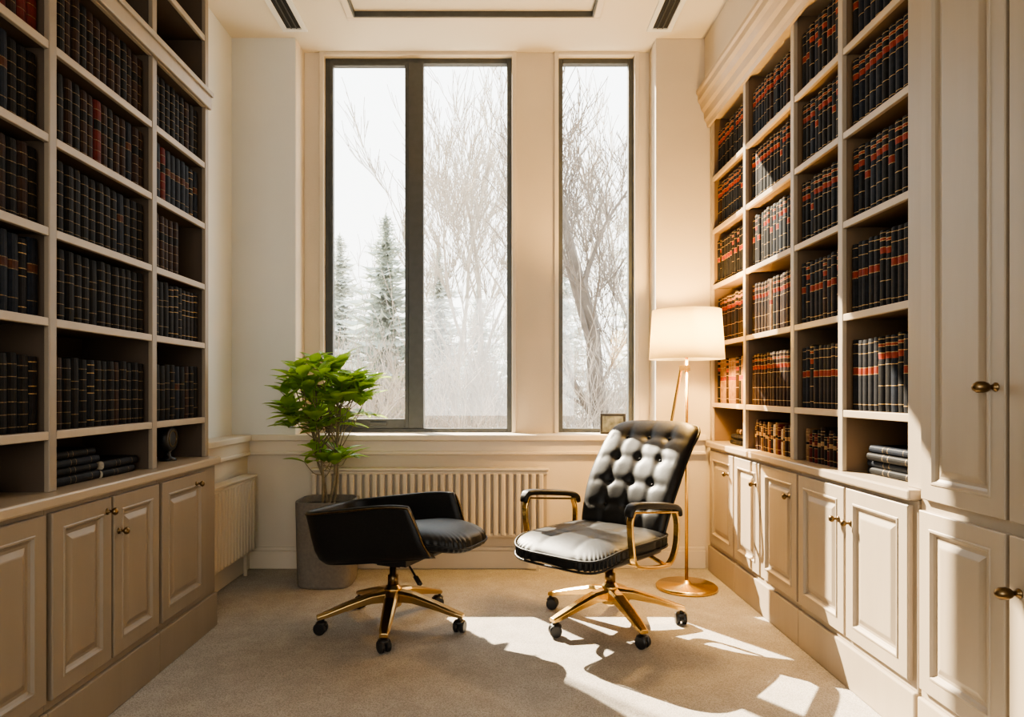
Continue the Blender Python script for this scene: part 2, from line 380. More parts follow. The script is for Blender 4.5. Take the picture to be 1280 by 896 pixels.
box('cabinet_body',1.49,XW,1.45,2.383,.18,3.35,'wood',tc_)
box('plinth',1.475,XW,1.45,2.383,0,.18,'wood',tc_,.006)
door(tc_,1.49,-1,1.965,2.355,.875,3.2,2.0,1.26,lever=True)
door(tc_,1.49,-1,1.55,1.95,.875,3.2,1.6,1.265)
door(tc_,1.49,-1,1.965,2.365,.215,.835,None)
door(tc_,1.49,-1,1.55,1.95,.215,.835,1.91,.68,lever=True)
# ---------------------------------------------------------------- books
def cmat(n,c): return mat(n,c,.6,noise=.3,nscale=40,bump=.08,bscale=200,spec=.12)
CV={'blk':cmat('black_cover',(.007,.0065,.0065)),'nav':cmat('navy_cover',(.009,.012,.019)),'brn':cmat('brown_cover',(.024,.012,.008)),
    'red':cmat('oxblood_cover',(.09,.013,.010)),'gry':cmat('slate_cover',(.012,.012,.014)),'tan':cmat('tan_cover',(.20,.11,.05)),'ivy':cmat('ivory_cover',(.45,.37,.27))}
LB={'red':cmat('red_label',(.21,.030,.014)),'blk':CV['blk'],'brn':cmat('rust_label',(.06,.022,.012)),'tan':cmat('tan_label',(.26,.16,.08))}
def book_mesh(name,t,h,d,cover,label,style):
    bm=bmesh.new()
    lev=[0]; segm=[]
    def add(z,mi): lev.append(z); segm.append(mi)
    if style==0:   # gilt hubs
        cur=.02*h/.27; add(cur,0)
        for k in range(5):
            add(lev[-1]+.0025,1); add(.02+(k+1)*(h-.05)/5.2, 2 if k==3 else 0)
        add(lev[-1]+.003,1); add(h,0)
    elif style==3: # plain with two gilt lines
        for z,mi in ((.05,0),(.053,1),(h*.55,0),(h*.55+.003,1),(h*.66,2),(h*.66+.003,1),(h,0)): add(z,mi)
    elif style==1: # red label high, gilt lines
        for z,mi in ((.03,0),(.033,1),(h*.34,0),(h*.34+.003,1),(h*.62,0),(h*.62+.003,1),(h*.70,0),(h*.775,2),(h*.775+.003,1),(h*.86,0),(h*.86+.003,1),(h*.895,2),(h*.895+.003,1),(h-.012,0),(h-.009,1),(h,0)): add(z,mi)
    else:          # simple lines
        for z,mi in ((.025,0),(.028,1),(h*.5,0),(h*.5+.003,1),(h*.60,2),(h*.60+.003,1),(h*.8,0),(h*.8+.003,1),(h-.02,0),(h-.017,1),(h,0)): add(z,mi)
    rings=[]; sp=[]
    for k in range(7):
        a=-pi/2+pi*k/6; sp.append((-.011+.011*math.cos(a),t/2*math.sin(a)))
    for i,z in enumerate(lev):
        gb=(segm[i] if i<len(segm) else 0)==1 or (i>0 and segm[i-1]==1)
        off=.0018 if gb else 0
        rg=[bm.verts.new((-d,-t/2,z)),]+[bm.verts.new((x+off,y,z)) for x,y in sp]+[bm.verts.new((-d,t/2,z))]
        rings.append(rg)
    K=len(rings[0])
    for i,(a_,b_) in enumerate(zip(rings,rings[1:])):
        for j in range(K):
            f=bm.faces.new((a_[j],a_[(j+1)%K],b_[(j+1)%K],b_[j])); f.material_index=segm[i] if 1<=j<=6 else 0
    bm.faces.new(rings[0]); tf=bm.faces.new(rings[-1])
    bmesh.ops.inset_region(bm,faces=[tf],thickness=.003,depth=0); tf.material_index=3
    bmesh.ops.translate(bm,verts=tf.verts,vec=(0,0,-.004))
    bmesh.ops.recalc_face_normals(bm,faces=bm.faces)
    me=bpy.data.meshes.new(name); bm.to_mesh(me); bm.free()
    for x in (cover,M['gold'] if style in(1,2) else M['goldp'],label,M['paper']): me.materials.append(x)
    return me
VAR={}
def var(key,t,h,d,c,l,s):
    VAR[key]=(book_mesh('law_book',t,h,d,CV[c],LB[l],s),t,h)
var('L0',.047,.262,.19,'blk','blk',0); var('L1',.050,.262,.19,'blk','blk',3); var('L2',.045,.259,.19,'brn','blk',0); var('L3',.048,.262,.19,'nav','brn',3)
var('L4',.046,.259,.19,'red','blk',0); var('L5',.043,.256,.19,'gry','blk',2); var('L6',.046,.262,.19,'blk','red',1)
var('R0',.042,.305,.20,'blk','red',1); var('R1',.044,.305,.20,'nav','red',1); var('R2',.040,.300,.20,'gry','red',2); var('R3',.042,.300,.20,'brn','red',1)
var('R4',.042,.298,.20,'tan','red',2); var('R5',.045,.303,.20,'blk','blk',0)
var('S0',.03,.17,.13,'brn','tan',2); var('S1',.028,.18,.13,'tan','blk',2); var('S2',.026,.165,.13,'red','blk',2); var('S3',.03,.175,.13,'ivy','brn',2); var('S4',.03,.17,.13,'blk','tan',2)
var('H0',.030,.24,.18,'blk','blk',3); var('H1',.034,.26,.19,'gry','blk',3); var('H2',.030,.25,.18,'nav','blk',3); var('H3',.034,.17,.12,'brn','tan',2)
desc={'L0':'black leather-bound law book with gilt bands','L1':'thick black leather-bound law book with thin gilt lines','L2':'brown leather-bound law book with gilt bands','L3':'navy leather-bound law book with rust label','L4':'oxblood red leather-bound law book with gilt bands','L5':'slate leather-bound law book with thin gilt lines','L6':'black law book with red title label and gilt lines',
'R0':'black law book with red title labels and gilt lines','R1':'navy law book with red title labels and gilt lines','R2':'slate law book with a single red title label','R3':'brown law book with red title labels and gilt lines','R4':'tan law book with red title label','R5':'black leather-bound law book with raised gilt bands',
'S0':'small brown book standing above the counter','S1':'small tan book standing above the counter','S2':'small red book standing above the counter','S3':'small ivory book standing above the counter','S4':'small black book standing above the counter',
'H0':'black book lying flat in a stack','H1':'slate grey book lying flat in a stack','H2':'navy book lying flat in a stack','H3':'small brown book lying flat in a stack'}
specs=[]
def row(side,xs,y0,y1,z,keys,weights,group,stop=1.0,coh=.6):
    end=y0+(y1-y0)*stop; main=random.choices(keys,weights)[0]; ks=[]; used=0; G=.0012
    while True:
        k=main if random.random()<coh else random.choices(keys,weights)[0]
        t=VAR[k][1]
        if used+t>(end-y0)-.002+ (t*.45 if stop==1 else 0): break
        ks.append(k); used+=t+G
    fac=((end-y0)-.003-G*len(ks))/(used-G*len(ks)) if stop==1 else 1
    y=y0
    for k in ks:
        t=VAR[k][1]*fac
        loc=Vector((xs+random.uniform(-.004,.004),y+t/2,z)); rz=0 if side<0 else pi
        specs.append((loc.length,k,loc,(0,0,rz),(1,fac,random.uniform(.98,1.012)*(random.uniform(.80,1.05) if k[0]=='S' else 1)),group)); y+=t+G
names=['lowest','second','third','fourth','fifth','sixth']
bl=[(1.64,2.33),(2.372,3.028),(3.072,3.578)]
for bi,(a,b_) in enumerate(bl):
    for ri,z in enumerate(LZ[:5]+([2.77] if bi==0 else [])):
        st=1
        if bi==2 and ri==2: st=.6
        wts=[5,3,2,1,0,1,0]
        if ri>=4 and bi==0: wts=[2,1,2,0,3,0,1]
        if ri in (3,4): wts=[4,3,3,1,.3,1,.2]
        row(-1,-1.565,a+.004,b_,z,['L0','L1','L2','L3','L4','L5','L6'],wts,'law books on the %s shelf of the dark bookcase'%names[ri],st)
br=[(4.135,4.72),(3.47,4.085),(2.99,3.42),(2.483,2.94)]
for bi,(a,b_) in enumerate(br):
    for ri,z in enumerate(RZ):
        wts=[5,5,3,.5,0,.3]
        if bi<2 and ri<2: wts=[2,0,1,5,.3,0]
        row(1,1.535,a+.004,b_,z,['R0','R1','R2','R3','R4','R5'],wts,'law books on the %s shelf of the pale bookcase'%names[ri],1,.6)
row(1,1.54,3.5,4.06,.90,['S0','S1','S2','S3','S4'],[3,1,2,3,2],'small books on the counter',1,.15)
row(1,1.54,3.03,3.38,.90,['S0','S1','S2','S3','S4'],[3,1,3,1,2],'small books on the counter',1,.15)
def stack(side,xs,y,z,keys,group,sc=1):
    for k in keys:
        t,h=VAR[k][1],VAR[k][2]*sc
        yy=y+random.uniform(-.018,.018)+(h if side<0 else -0)
        loc=Vector((xs+random.uniform(-.012,.012),yy,z+t/2)); specs.append((0,k,loc,(pi/2,0,0 if side<0 else pi),(1,1,sc),group)); z+=t+.0005
stack(-1,-1.58,2.44,.90,['H1','H0','H2','H0'],'stack of dark books on the counter',1.1)
stack(-1,-1.58,2.73,.90,['H0','H1'],'short stack of dark books on the counter')
stack(-1,-1.56,1.95,.90,['H3','H3'],'small stack of brown books on the counter')
stack(1,1.56,2.505,.90,['H0','H2','H0'],'stack of black books on the counter',1.45)
stack(1,1.565,2.55,.9916,['H2'],'stack of black books on the counter',1.2)
stack(1,1.55,4.25,.90,['H0','H1','H3'],'stack of dark books in the corner')
specs.sort(key=lambda s:s[0])
for s in specs[:300]:
    o=bpy.data.objects.new('law_book' if s[1][0] in 'LR' else 'book',VAR[s[1]][0]); COL.objects.link(o)
    o.location=s[2]; o.rotation_euler=s[3]; o.scale=s[4]; tag(o,desc[s[1]],'book',s[5])
bm=bmesh.new(); mlist=[]
for s in specs[300:]:
    me=VAR[s[1]][0]; bm2=bmesh.new(); bm2.from_mesh(me)
    idx=[]
    for mm in me.materials:
        if mm not in mlist: mlist.append(mm)
        idx.append(mlist.index(mm))
    for f in bm2.faces: f.material_index=idx[f.material_index]
    bm2.transform(Matrix.LocRotScale(s[2],Euler(s[3]),Vector(s[4])))
    tmp=bpy.data.meshes.new('t'); bm2.to_mesh(tmp); bm2.free(); bm.from_mesh(tmp); bpy.data.meshes.remove(tmp)
if len(specs)>300:
    tag(mk('law_books',bm,mlist,rec=False),'distant rows of dark law books with red labels','books',None,'stuff')
# ornament
e=tag(empty('desk_clock',(-1.64,3.40,.90)),'small round dark ornamental clock on a foot','clock')
bm=bmesh.new(); lathe(bm,[(.04,0),(.04,.012),(.015,.02),(.012,.04),(.02,.05)],(-1.64,3.40,.90)); mk('clock_foot',bm,'plastic',e,(-1.64,3.40,.90),smooth=True)
bm=bmesh.new(); lathe(bm,[(.03,-.03),(.060,-.022),(.070,0),(.060,.022),(.05,.024)],(-1.64,3.40,1.01),'X'); mk('clock_case',bm,'plastic',e,(-1.64,3.40,1.01),smooth=True)
bm=bmesh.new(); lathe(bm,[(.044,.022),(.044,.026),(.036,.026),(.034,.022)],(-1.64,3.40,1.01),'X'); mk('clock_face',bm,'brassd',e,(-1.622,3.40,1.01))
# photo frame on sill
e=tag(empty('photo_frame',(.83,4.86,.94)),'small dark framed photograph standing on the window sill','picture frame')
bm=bmesh.new(); 
def rf(bm,x0,x1,z0,z1,w,y0,y1): bx(bm,x0,x1,y0,y1,z0,z0+w); bx(bm,x0,x1,y0,y1,z1-w,z1); bx(bm,x0,x0+w,y0,y1,z0+w,z1-w); bx(bm,x1-w,x1,y0,y1,z0+w,z1-w)
rf(bm,.745,.925,.94,1.085,.015,4.85,4.865); bx(bm,.82,.84,4.865,4.92,.94,.95); mk('frame',bm,'plastic',e,(.83,4.86,.94),bevel=.002)
bm=bmesh.new(); bx(bm,.76,.91,4.856,4.862,.955,1.07); mk('picture',bm,'photo',e,(.83,4.86,.955))
# ---------------------------------------------------------------- lamp
LXp,LYp=1.205,4.30
e=tag(empty('floor_lamp',(LXp,LYp,0)),'brass floor lamp with cream drum shade, lit','lamp')
bm=bmesh.new(); lathe(bm,[(.187,0),(.19,.006),(.19,.018),(.18,.026),(.03,.032),(.02,.05),(.011,.055)],(LXp,LYp,0),seg=48); mk('lamp_base',bm,'brass',e,(LXp,LYp,0),smooth=True)
bm=bmesh.new(); lathe(bm,[(.0105,.05),(.0105,1.50)],(LXp,LYp,0),seg=14); mk('pole',bm,'brass',e,(LXp,LYp,.05),smooth=True)
bm=bmesh.new(); sweep(bm,catmull([(LXp-.035,LYp,1.40),(LXp-.045,LYp,1.34),(LXp-.095,LYp,1.06),(LXp-.12,LYp,.88),(LXp-.09,LYp,.80),(LXp-.005,LYp,.79)],8),circ(.010)); 
bx(bm,LXp-.05,LXp+.018,LYp-.014,LYp+.014,1.375,1.41); mk('side_rod',bm,'brass',e,(LXp,LYp,.79))
bm=bmesh.new(); lathe(bm,[(.233,1.447),(.212,1.756),(.209,1.756),(.230,1.447)],(LXp,LYp,0),seg=64,caps=False)
bm.verts.ensure_lookup_table()
for i in range(64): bm.faces.new((bm.verts[i],bm.verts[(i+1)%64],bm.verts[192+(i+1)%64],bm.verts[192+i]))
mk('lamp_shade',bm,'shade',e,(LXp,LYp,1.447),smooth=True)
bm=bmesh.new()
for a in range(3):
    c,s=math.cos(a*2*pi/3),math.sin(a*2*pi/3); sweep(bm,[(LXp,LYp,1.70),(LXp+.209*c,LYp+.209*s,1.72)],circ(.003,6))
lathe(bm,[(.018,1.46),(.018,1.53),(.006,1.54),(.006,1.70),(.012,1.71)],(LXp,LYp,0),seg=14); mk('socket',bm,'brass',e,(LXp,LYp,1.46))
bm=bmesh.new(); squad(bm,(LXp,LYp,1.585),(.035,.035,.05),1,1,20,12); mk('bulb',bm,'bulb',e,(LXp,LYp,1.585),smooth=True)
ld=bpy.data.lights.new('lamp_light','POINT'); ld.energy=120; ld.color=(1,.60,.20); ld.shadow_soft_size=.05
lo=bpy.data.objects.new('lamp_light',ld); COL.objects.link(lo); lo.parent=e; lo.location=(0,-.07,1.62)
# ---------------------------------------------------------------- plant
PX,PY=-1.097,4.44
e=tag(empty('potted_plant',(PX,PY,0)),'leafy green plant in a tall taupe stone planter','plant')
bm=bmesh.new(); lathe(bm,[(.15,0),(.172,.004),(.176,.02),(.178,.1),(.186,.50),(.187,.545),(.170,.545),(.166,.49),(.02,.49)],(PX,PY,0),seg=64,sq=.5); mk('planter',bm,'stone',e,(PX,PY,0),bevel=.004)
bm=bmesh.new(); lathe(bm,[(.164,.491),(.164,.500),(.05,.512)],(PX,PY,0),seg=48,sq=.5); mk('soil',bm,'soil',e,(PX,PY,.485))
stems=bmesh.new(); leaves=bmesh.new()
def leaf(bm,base,d,up,L,W):
    d=d.normalized(); s=d.cross(up)
    if s.length<1e-3: s=Vector((1,0,0))
    s.normalize(); u=s.cross(d)
    prof=[(0,0),(.15,.55),(.38,1),(.62,.88),(.84,.45),(1,.0)]
    mid=[];l=[];r_=[]
    for t,wd in prof:
        c=base+d*L*t-u*(L*.26*t*t)
        mid.append(bm.verts.new(c)); l.append(bm.verts.new(c+s*W*wd+u*W*.3*wd)); r_.append(bm.verts.new(c-s*W*wd+u*W*.3*wd))
    for i in range(5):
        bm.faces.new((mid[i],mid[i+1],l[i+1],l[i])); bm.faces.new((mid[i],r_[i],r_[i+1],mid[i+1]))
rp=random.Random(11)
for k in range(4):
    a=k*2*pi/4+.3; b0=Vector((PX+.035*math.cos(a),PY+.035*math.sin(a),.49)); 
    top=Vector((PX-.01+.12*math.cos(a+.8),PY+.09*math.sin(a+.8),1.16+.18*rp.random()))
    mid=(b0+top)/2+Vector((rp.uniform(-.04,.04),rp.uniform(-.03,.03),0))
    pts=catmull([b0,b0.lerp(mid,.5)+Vector((.015,-.01,0)),mid,top],6); sweep(stems,pts,circ(.010,7),scales=[1-.5*i/len(pts) for i in range(len(pts))])
    for j in range(20):
        t=rp.uniform(.6,1); p=pts[int(t*(len(pts)-1))]
        ph=rp.uniform(0,2*pi); rr=rp.uniform(.15,1)**.5
        zt=.98+.47*rp.random(); k2=1 if zt<1.36 else .70
        if zt<1.05: k2=.78
        tip=Vector((PX-.005+.31*rr*k2*math.cos(ph),PY-.03+.25*rr*k2*math.sin(ph),zt))
        if j<3: p=pts[int((.35+.12*j)*(len(pts)-1))]; tip=p+Vector((rp.uniform(-.15,.15),rp.uniform(-.12,.05),.05)); tip.z=max(tip.z,.80)
        q=catmull([p,p.lerp(tip,.5)+Vector((0,0,-.03)),tip],4); sweep(stems,q,circ(.0035,5),scales=[1-.5*i/len(q) for i in range(len(q))])
        dr=(tip-p).normalized()
        for m_ in range(5 if j>=3 else 3):
            an=m_*2.4+rp.random(); side=Vector((math.cos(an),math.sin(an),rp.uniform(.05,.9)))
            leaf(leaves,q[-1]-dr*.014*m_,(side+dr*.5),Vector((0,0,1)),rp.uniform(.12,.17),rp.uniform(.036,.050))
mk('stem',stems,'bark',e,(PX,PY,.49),smooth=True); mk('foliage',leaves,'leaf',e,(PX,PY,1.2),smooth=True,rec=False)
# ---------------------------------------------------------------- chairs
def star_base(e,ang0,ztop,mt='brass'):
    bm=bmesh.new()
    lathe(bm,[(.03,.10),(.045,.11),(.050,.135),(.046,.20),(.034,.215),(.030,.22)],(0,0,0),seg=24)
    for k in range(5):
        a=ang0+k*2*pi/5; d=Vector((math.cos(a),math.sin(a),0)); s=Vector((-d.y,d.x,0))
        st=[(.03,.165,.036,.060),(.12,.160,.034,.048),(.24,.130,.030,.036),(.355,.096,.026,.027),(.395,.086,.020,.020)]
        rings=[]
        for r_,z,w,h in st:
            c=d*r_+Vector((0,0,z)); rings.append([bm.verts.new(c+s*u*w+Vector((0,0,v*h/1.0))) for u,v in ((-1,-.5),(1,-.5),(1,.25),(.6,.5),(-.6,.5),(-1,.25))])
        for a_,b_ in zip(rings,rings[1:]):
            for i in range(6): bm.faces.new((a_[i],a_[(i+1)%6],b_[(i+1)%6],b_[i]))
        bm.faces.new(rings[0]); bm.faces.new(rings[-1])
    mk('star_base',bm,mt,e,local=True,bevel=.002)
    src=None
    for k in range(5):
        a=ang0+k*2*pi/5
        if src is None:
            bm=bmesh.new()
            for sx in (-1,1):
                pr=[(.004,-.012),(.027,-.012),(.032,-.007),(.032,.007),(.027,.012),(.004,.012)]
                lathe(bm,[(r_,h+sx*.017) for r_,h in pr],(0,0,.032),'X',20)
            bx(bm,-.004,.004,-.014,.020,.022,.062); lathe(bm,[(.008,.05),(.008,.085)],(0,.012,0),seg=10)
            squad(bm,(0,.004,.054),(.027,.029,.014),.8,.8,16,8)
            src=mk('caster',bm,'plastic',e,local=True,smooth=False); o=src
        else: o=src.copy(); COL.objects.link(o)
        o.parent=e; o.location=(math.cos(a)*.375,math.sin(a)*.375,0); o.rotation_euler=(0,0,a+1.1+k)
    bm=bmesh.new(); lathe(bm,[(.028,.215),(.028,.27),(.018,.275),(.018,ztop)],(0,0,0),seg=20)
    mk('gas_column',bm,'brassd',e,local=True,smooth=True)
def lever(bm,p0,p1):
    sweep(bm,[p0,p1],circ(.006,8)); d=(Vector(p1)-Vector(p0)).normalized(); sweep(bm,[Vector(p1)-d*.01,Vector(p1)+d*.05],rrect(.028,.016,.4))
rz=math.radians(-43)
e=tag(empty('office_chair',(.615,3.66,0),rz),'black tufted leather office chair with brass arms and base','chair')
star_base(e,math.radians(213)-rz,.36)
bm=bmesh.new(); bx(bm,-.10,.10,-.17,.13,.352,.385); bx(bm,-.15,.15,-.20,.16,.385,.405); bx(bm,-.05,.05,-.08,.08,.33,.355); lever(bm,(-.08,-.05,.365),(-.25,-.08,.335)); mk('seat_mechanism',bm,'plastic',e,local=True,bevel=.006)
SC=-.170
def seatfn(p,th,ph):
    if p.z>0:
        e_=max(0,1-(abs(p.x)/.285)**4)*max(0,1-(abs(p.y)/.32)**4)
        dx=min(abs(p.x-b) for b in (-.10,.10)); dy=min(abs(p.y-b) for b in (-.11,.11))
        p.z+=e_*(.009-.005*math.exp(-(dx/.022)**2)-.004*math.exp(-(dy/.022)**2)-.008*math.exp(-(dx*dx+dy*dy)/.026**2))
    k=math.exp(-(ph/.45)**2); s=1+.016*math.sin(th*48)*k; p.x*=s; p.y*=s
    if p.y<-.15: p.z-=.022*((-p.y-.15)/.13)**2
    return p
bm=bmesh.new(); squad(bm,(0,SC,.470),(.298,.335,.046),.45,.36,240,64,seatfn); mk('seat',bm,'leather',e,local=True,smooth=True)
def ringp(i,n,hx,hy,yc,z,dz,y0,k):
    yy=hy*sg(math.sin(2*pi*i/n),.36); return Vector((hx*sg(math.cos(2*pi*i/n),.36),yc+yy,z-(dz*((-yy-y0)/k)**2 if yy<-y0 else 0)))
for zz in (.496,.444):
    bm=bmesh.new(); sweep(bm,[ringp(i,90,.302,.339,SC,zz,.022,.15,.13) for i in range(90)],circ(.006,8),closed=True)
    mk('seat_piping',bm,'leather',e,local=True,smooth=True)
bm=bmesh.new(); squad(bm,(0,-.15,.420),(.27,.295,.018),.3,.3,48,10); mk('seat_pan',bm,'plastic',e,local=True,smooth=True)
def spine(v):
    y=.150+.35*v-.055*math.sin(v*pi)+.050*v*v; z=.46+.600*v
    return y,z
NB=64;MB=84
bcols=[-.48,0,.48]; brows=[.22,.42,.62,.81]
def bpt(u,v,front):
    y,z=spine(v); y2,z2=spine(v+.01); ty,tz=y2-y,z2-z; L=math.hypot(ty,tz); ny,nz=-tz/L,ty/L
    hw=.285; 
    e_=(max(0,1-abs(u)**5)**.45)*(max(0,1-abs(2*v-1)**7)**.45)
    cx=1-.09*max(0,(abs(2*v-1)-.80)/.20)**2.2
    if v<.5: cx-=.10*((.5-v)/.5)**1.2
    x=u*hw*cx
    if v>.8: z+=-.022*abs(u)**4*((v-.8)/.2)
    if front:
        t=.054*e_; 
        du=min(abs(u-b) for b in bcols)*hw; dv=min(abs(v-b) for b in brows)*.69
        rb2=min((((u-a)*hw)**2+((v-b)*.69)**2) for a in bcols for b in brows)
        fade=1 if v<.86 else max(0,1-(v-.86)/.1)
        t+=e_*(.008-.0055*math.exp(-(du/.022)**2)*(.35+.65*fade)-.0055*math.exp(-(dv/.022)**2)*(1 if abs(u)<.8 else .6)-.011*math.exp(-rb2/.030**2))
    else: t=-.030*e_
    y-=.05*u*u
    return Vector((x,y+ny*t,z+nz*t))
bm=bmesh.new()
for fr_ in (1,0):
    g=[[bm.verts.new(bpt(-1+2*i/NB,j/MB,fr_)) for i in range(NB+1)] for j in range(MB+1)]
    for j in range(MB):
        for i in range(NB): bm.faces.new((g[j][i],g[j][i+1],g[j+1][i+1],g[j+1][i]))
bmesh.ops.remove_doubles(bm,verts=bm.verts,dist=1e-5)
mk('backrest',bm,'leather',e,local=True,smooth=True)
src=None
for a in bcols:
    for b_ in brows:
        p=bpt(a,b_,1)
        if src is None:
            bm=bmesh.new(); squad(bm,(0,0,0),(.010,.006,.010),1,1,12,8); src=mk('back_button',bm,'leather',e,local=True,smooth=True); o=src
        else: o=src.copy(); COL.objects.link(o)
        o.parent=e; o.location=p+Vector((0,-.001,0))
bm=bmesh.new(); ed=[bpt(-1+2*i/NB,1,0) for i in range(NB+1)]
left=[bpt(-1,j/MB,0) for j in range(0,MB+1,2)]; right=[bpt(1,j/MB,0) for j in range(MB,-1,-2)]
sweep(bm,left+ed[2:-2]+right,circ(.008,8)); mk('back_piping',bm,'leather',e,local=True,smooth=True)
bm=bmesh.new()
sweep(bm,catmull([(0,.10,.37),(0,.20,.385),(0,.245,.45),(0,.265,.60)],6),rrect(.07,.014),normal=(1,0,0)); mk('back_bracket',bm,'brass',e,local=True)
for sx in (-1,1):
    x=sx*.325
    loop=catmull([(x,-.30,.675),(x,-.325,.62),(x,-.31,.50),(x,-.285,.425),(x,-.20,.392),(x,-.02,.365),(x,.06,.375),(x,.115,.45),(x,.125,.56),(x,.10,.625)],6)
    bm=bmesh.new(); sweep(bm,loop,rrect(.034,.016,.35),normal=(1,0,0))
    sweep(bm,[(x,-.20,.386),(sx*.24,-.20,.40)],rrect(.03,.012)); sweep(bm,[(x,.0,.368),(sx*.24,.0,.40)],rrect(.03,.012))
    sweep(bm,[(x,-.30,.672),(x,.11,.622)],rrect(.034,.010),normal=(1,0,0))
    mk('arm_frame',bm,'brass',e,local=True,smooth=False)
    bm=bmesh.new(); P=catmull([(x,-.335,.655),(x,-.325,.685),(x,-.28,.700),(x,-.08,.678),(x,.07,.655),(x,.13,.632),(x,.145,.60)],6)
    n_=len(P); sweep(bm,P,rrect(.055,.030,.45,4),normal=(1,0,0),scales=[.75+.3*math.sin(pi*min(1,max(0,(i+2)/(n_+3)))) for i in range(n_)])
    mk('arm_pad',bm,'leather',e,local=True,smooth=True)
# tub chair
rz=math.radians(66.5)
e=tag(empty('tub_chair',(-.548,3.62,0),rz),'low black leather swivel tub chair with bronze star base','chair')
star_base(e,math.radians(200)-rz,.37,'brassb')
tilt=math.radians(-8.5)
T=Matrix.Translation((0,0,.40))@Matrix.Rotation(tilt,4,'X')@Matrix.Translation((0,0,-.40))
def tmk(name,bm,m,**k):
    bm.transform(T); return mk(name,bm,m,e,local=True,**k)
W_=.228
def plan():
    pts=[]; w=W_; yb=.38; yf=-.28; r_=.11; n=16
    for i in range(n+1): pts.append((w,yf+(yb-r_-yf)*i/n,1,0))
    for i in range(1,n+1):
        a=i/n*pi/2; pts.append((w-r_+r_*math.cos(a),yb-r_+r_*math.sin(a),math.cos(a),math.sin(a)))
    for i in range(1,8): pts.append((w-r_-(2*(w-r_))*i/8,yb,0,1))
    for i in range(0,n+1):
        a=pi/2+i/n*pi/2; pts.append((-w+r_+r_*math.cos(a),yb-r_+r_*math.sin(a),math.cos(a),math.sin(a)))
    for i in range(1,n+1): pts.append((-w,yb-r_-(yb-r_-yf)*i/n,-1,0))
    return pts
PL=plan()
SEC=[(-.080,.374),(-.040,.382),(-.012,.41),(.006,.46),(.015,.53),(.021,.59),(.026,.635),(.028,.652),(.024,.664),(.015,.669),(.006,.664),(.002,.652),(-.002,.59),(-.012,.50),(-.050,.42)]
def cutf(y,z):
    c=max(0,(-y-.02)/.26); t=(z-.365)/.335
    return -.060*(1-t)*c+.03*max(0,t-.6)*c*c, -.020*t*c**3
bm=bmesh.new(); RG=[]
for x,y,nx,ny in PL:
    ring=[]
    for o_,z in SEC:
        fy,fz=cutf(y,z) if abs(nx)>.99 else (0,0)
        ring.append(bm.verts.new((x+nx*o_,y+ny*o_+fy,z+fz)))
    RG.append(ring)
for a_,b_ in zip(RG,RG[1:]):
    for i in range(len(SEC)): bm.faces.new((a_[i],a_[(i+1)%len(SEC)],b_[(i+1)%len(SEC)],b_[i]))
bm.faces.new(RG[0]); bm.faces.new(RG[-1])
tmk('shell',bm,'leather',smooth=True)
def rimp(x,y,nx,ny,o_,z):
    fy,fz=cutf(y,z) if abs(nx)>.99 else (0,0); return Vector((x+nx*o_,y+ny*o_+fy,z+fz))
rim=[rimp(*p,.029,.655) for p in PL]
fr=lambda p:[rimp(*p,o_,z)+Vector((0,-.004,0)) for o_,z in ((.026,.63),(.018,.56),(.004,.46),(-.026,.395))]
sweep_path=list(reversed(fr(PL[0])))+rim+fr(PL[-1])
bm=bmesh.new(); sweep(bm,sweep_path,circ(.005,8)); tmk('rim_trim',bm,'brassd',smooth=True)
bm=bmesh.new(); squad(bm,(0,.02,.390),(.190,.335,.022),.3,.4,48,10); tmk('seat_pan',bm,'plastic',smooth=True)
def cf(p,th,ph):
    if p.z>0: p.z+=.020*(1-(p.x/.24)**2)
    if p.y<-.12: p.z-=.050*((-p.y-.12)/.26)**2
    k=math.exp(-(ph/.4)**2); s=1+.010*math.sin(th*44)*k; p.x*=s; p.y*=s
    return p
bm=bmesh.new(); squad(bm,(0,-.100,.462),(.220,.400,.060),.7,.48,220,32,cf); tmk('seat',bm,'leather',smooth=True)
bm=bmesh.new(); pth=[]
for i in range(90):
    yy=.405*sg(math.sin(2*pi*i/90),.48); pth.append(Vector((.224*sg(math.cos(2*pi*i/90),.48),-.100+yy,.463-(.050*((-yy-.12)/.26)**2 if yy<-.12 else 0))))
sweep(bm,pth,circ(.005,8),closed=True); tmk('seat_piping',bm,'leather',smooth=True)
bm=bmesh.new(); squad(bm,(0,.295,.545),(.16,.045,.070),.6,.5,48,20); tmk('back_cushion',bm,'leather',smooth=True)
bm=bmesh.new(); bx(bm,-.10,.10,-.14,.14,.345,.38); bx(bm,-.05,.05,-.07,.07,.325,.35); lever(bm,(-.03,-.10,.36),(-.10,-.2,.30)); mk('seat_mechanism',bm,'plastic',e,local=True,bevel=.006)
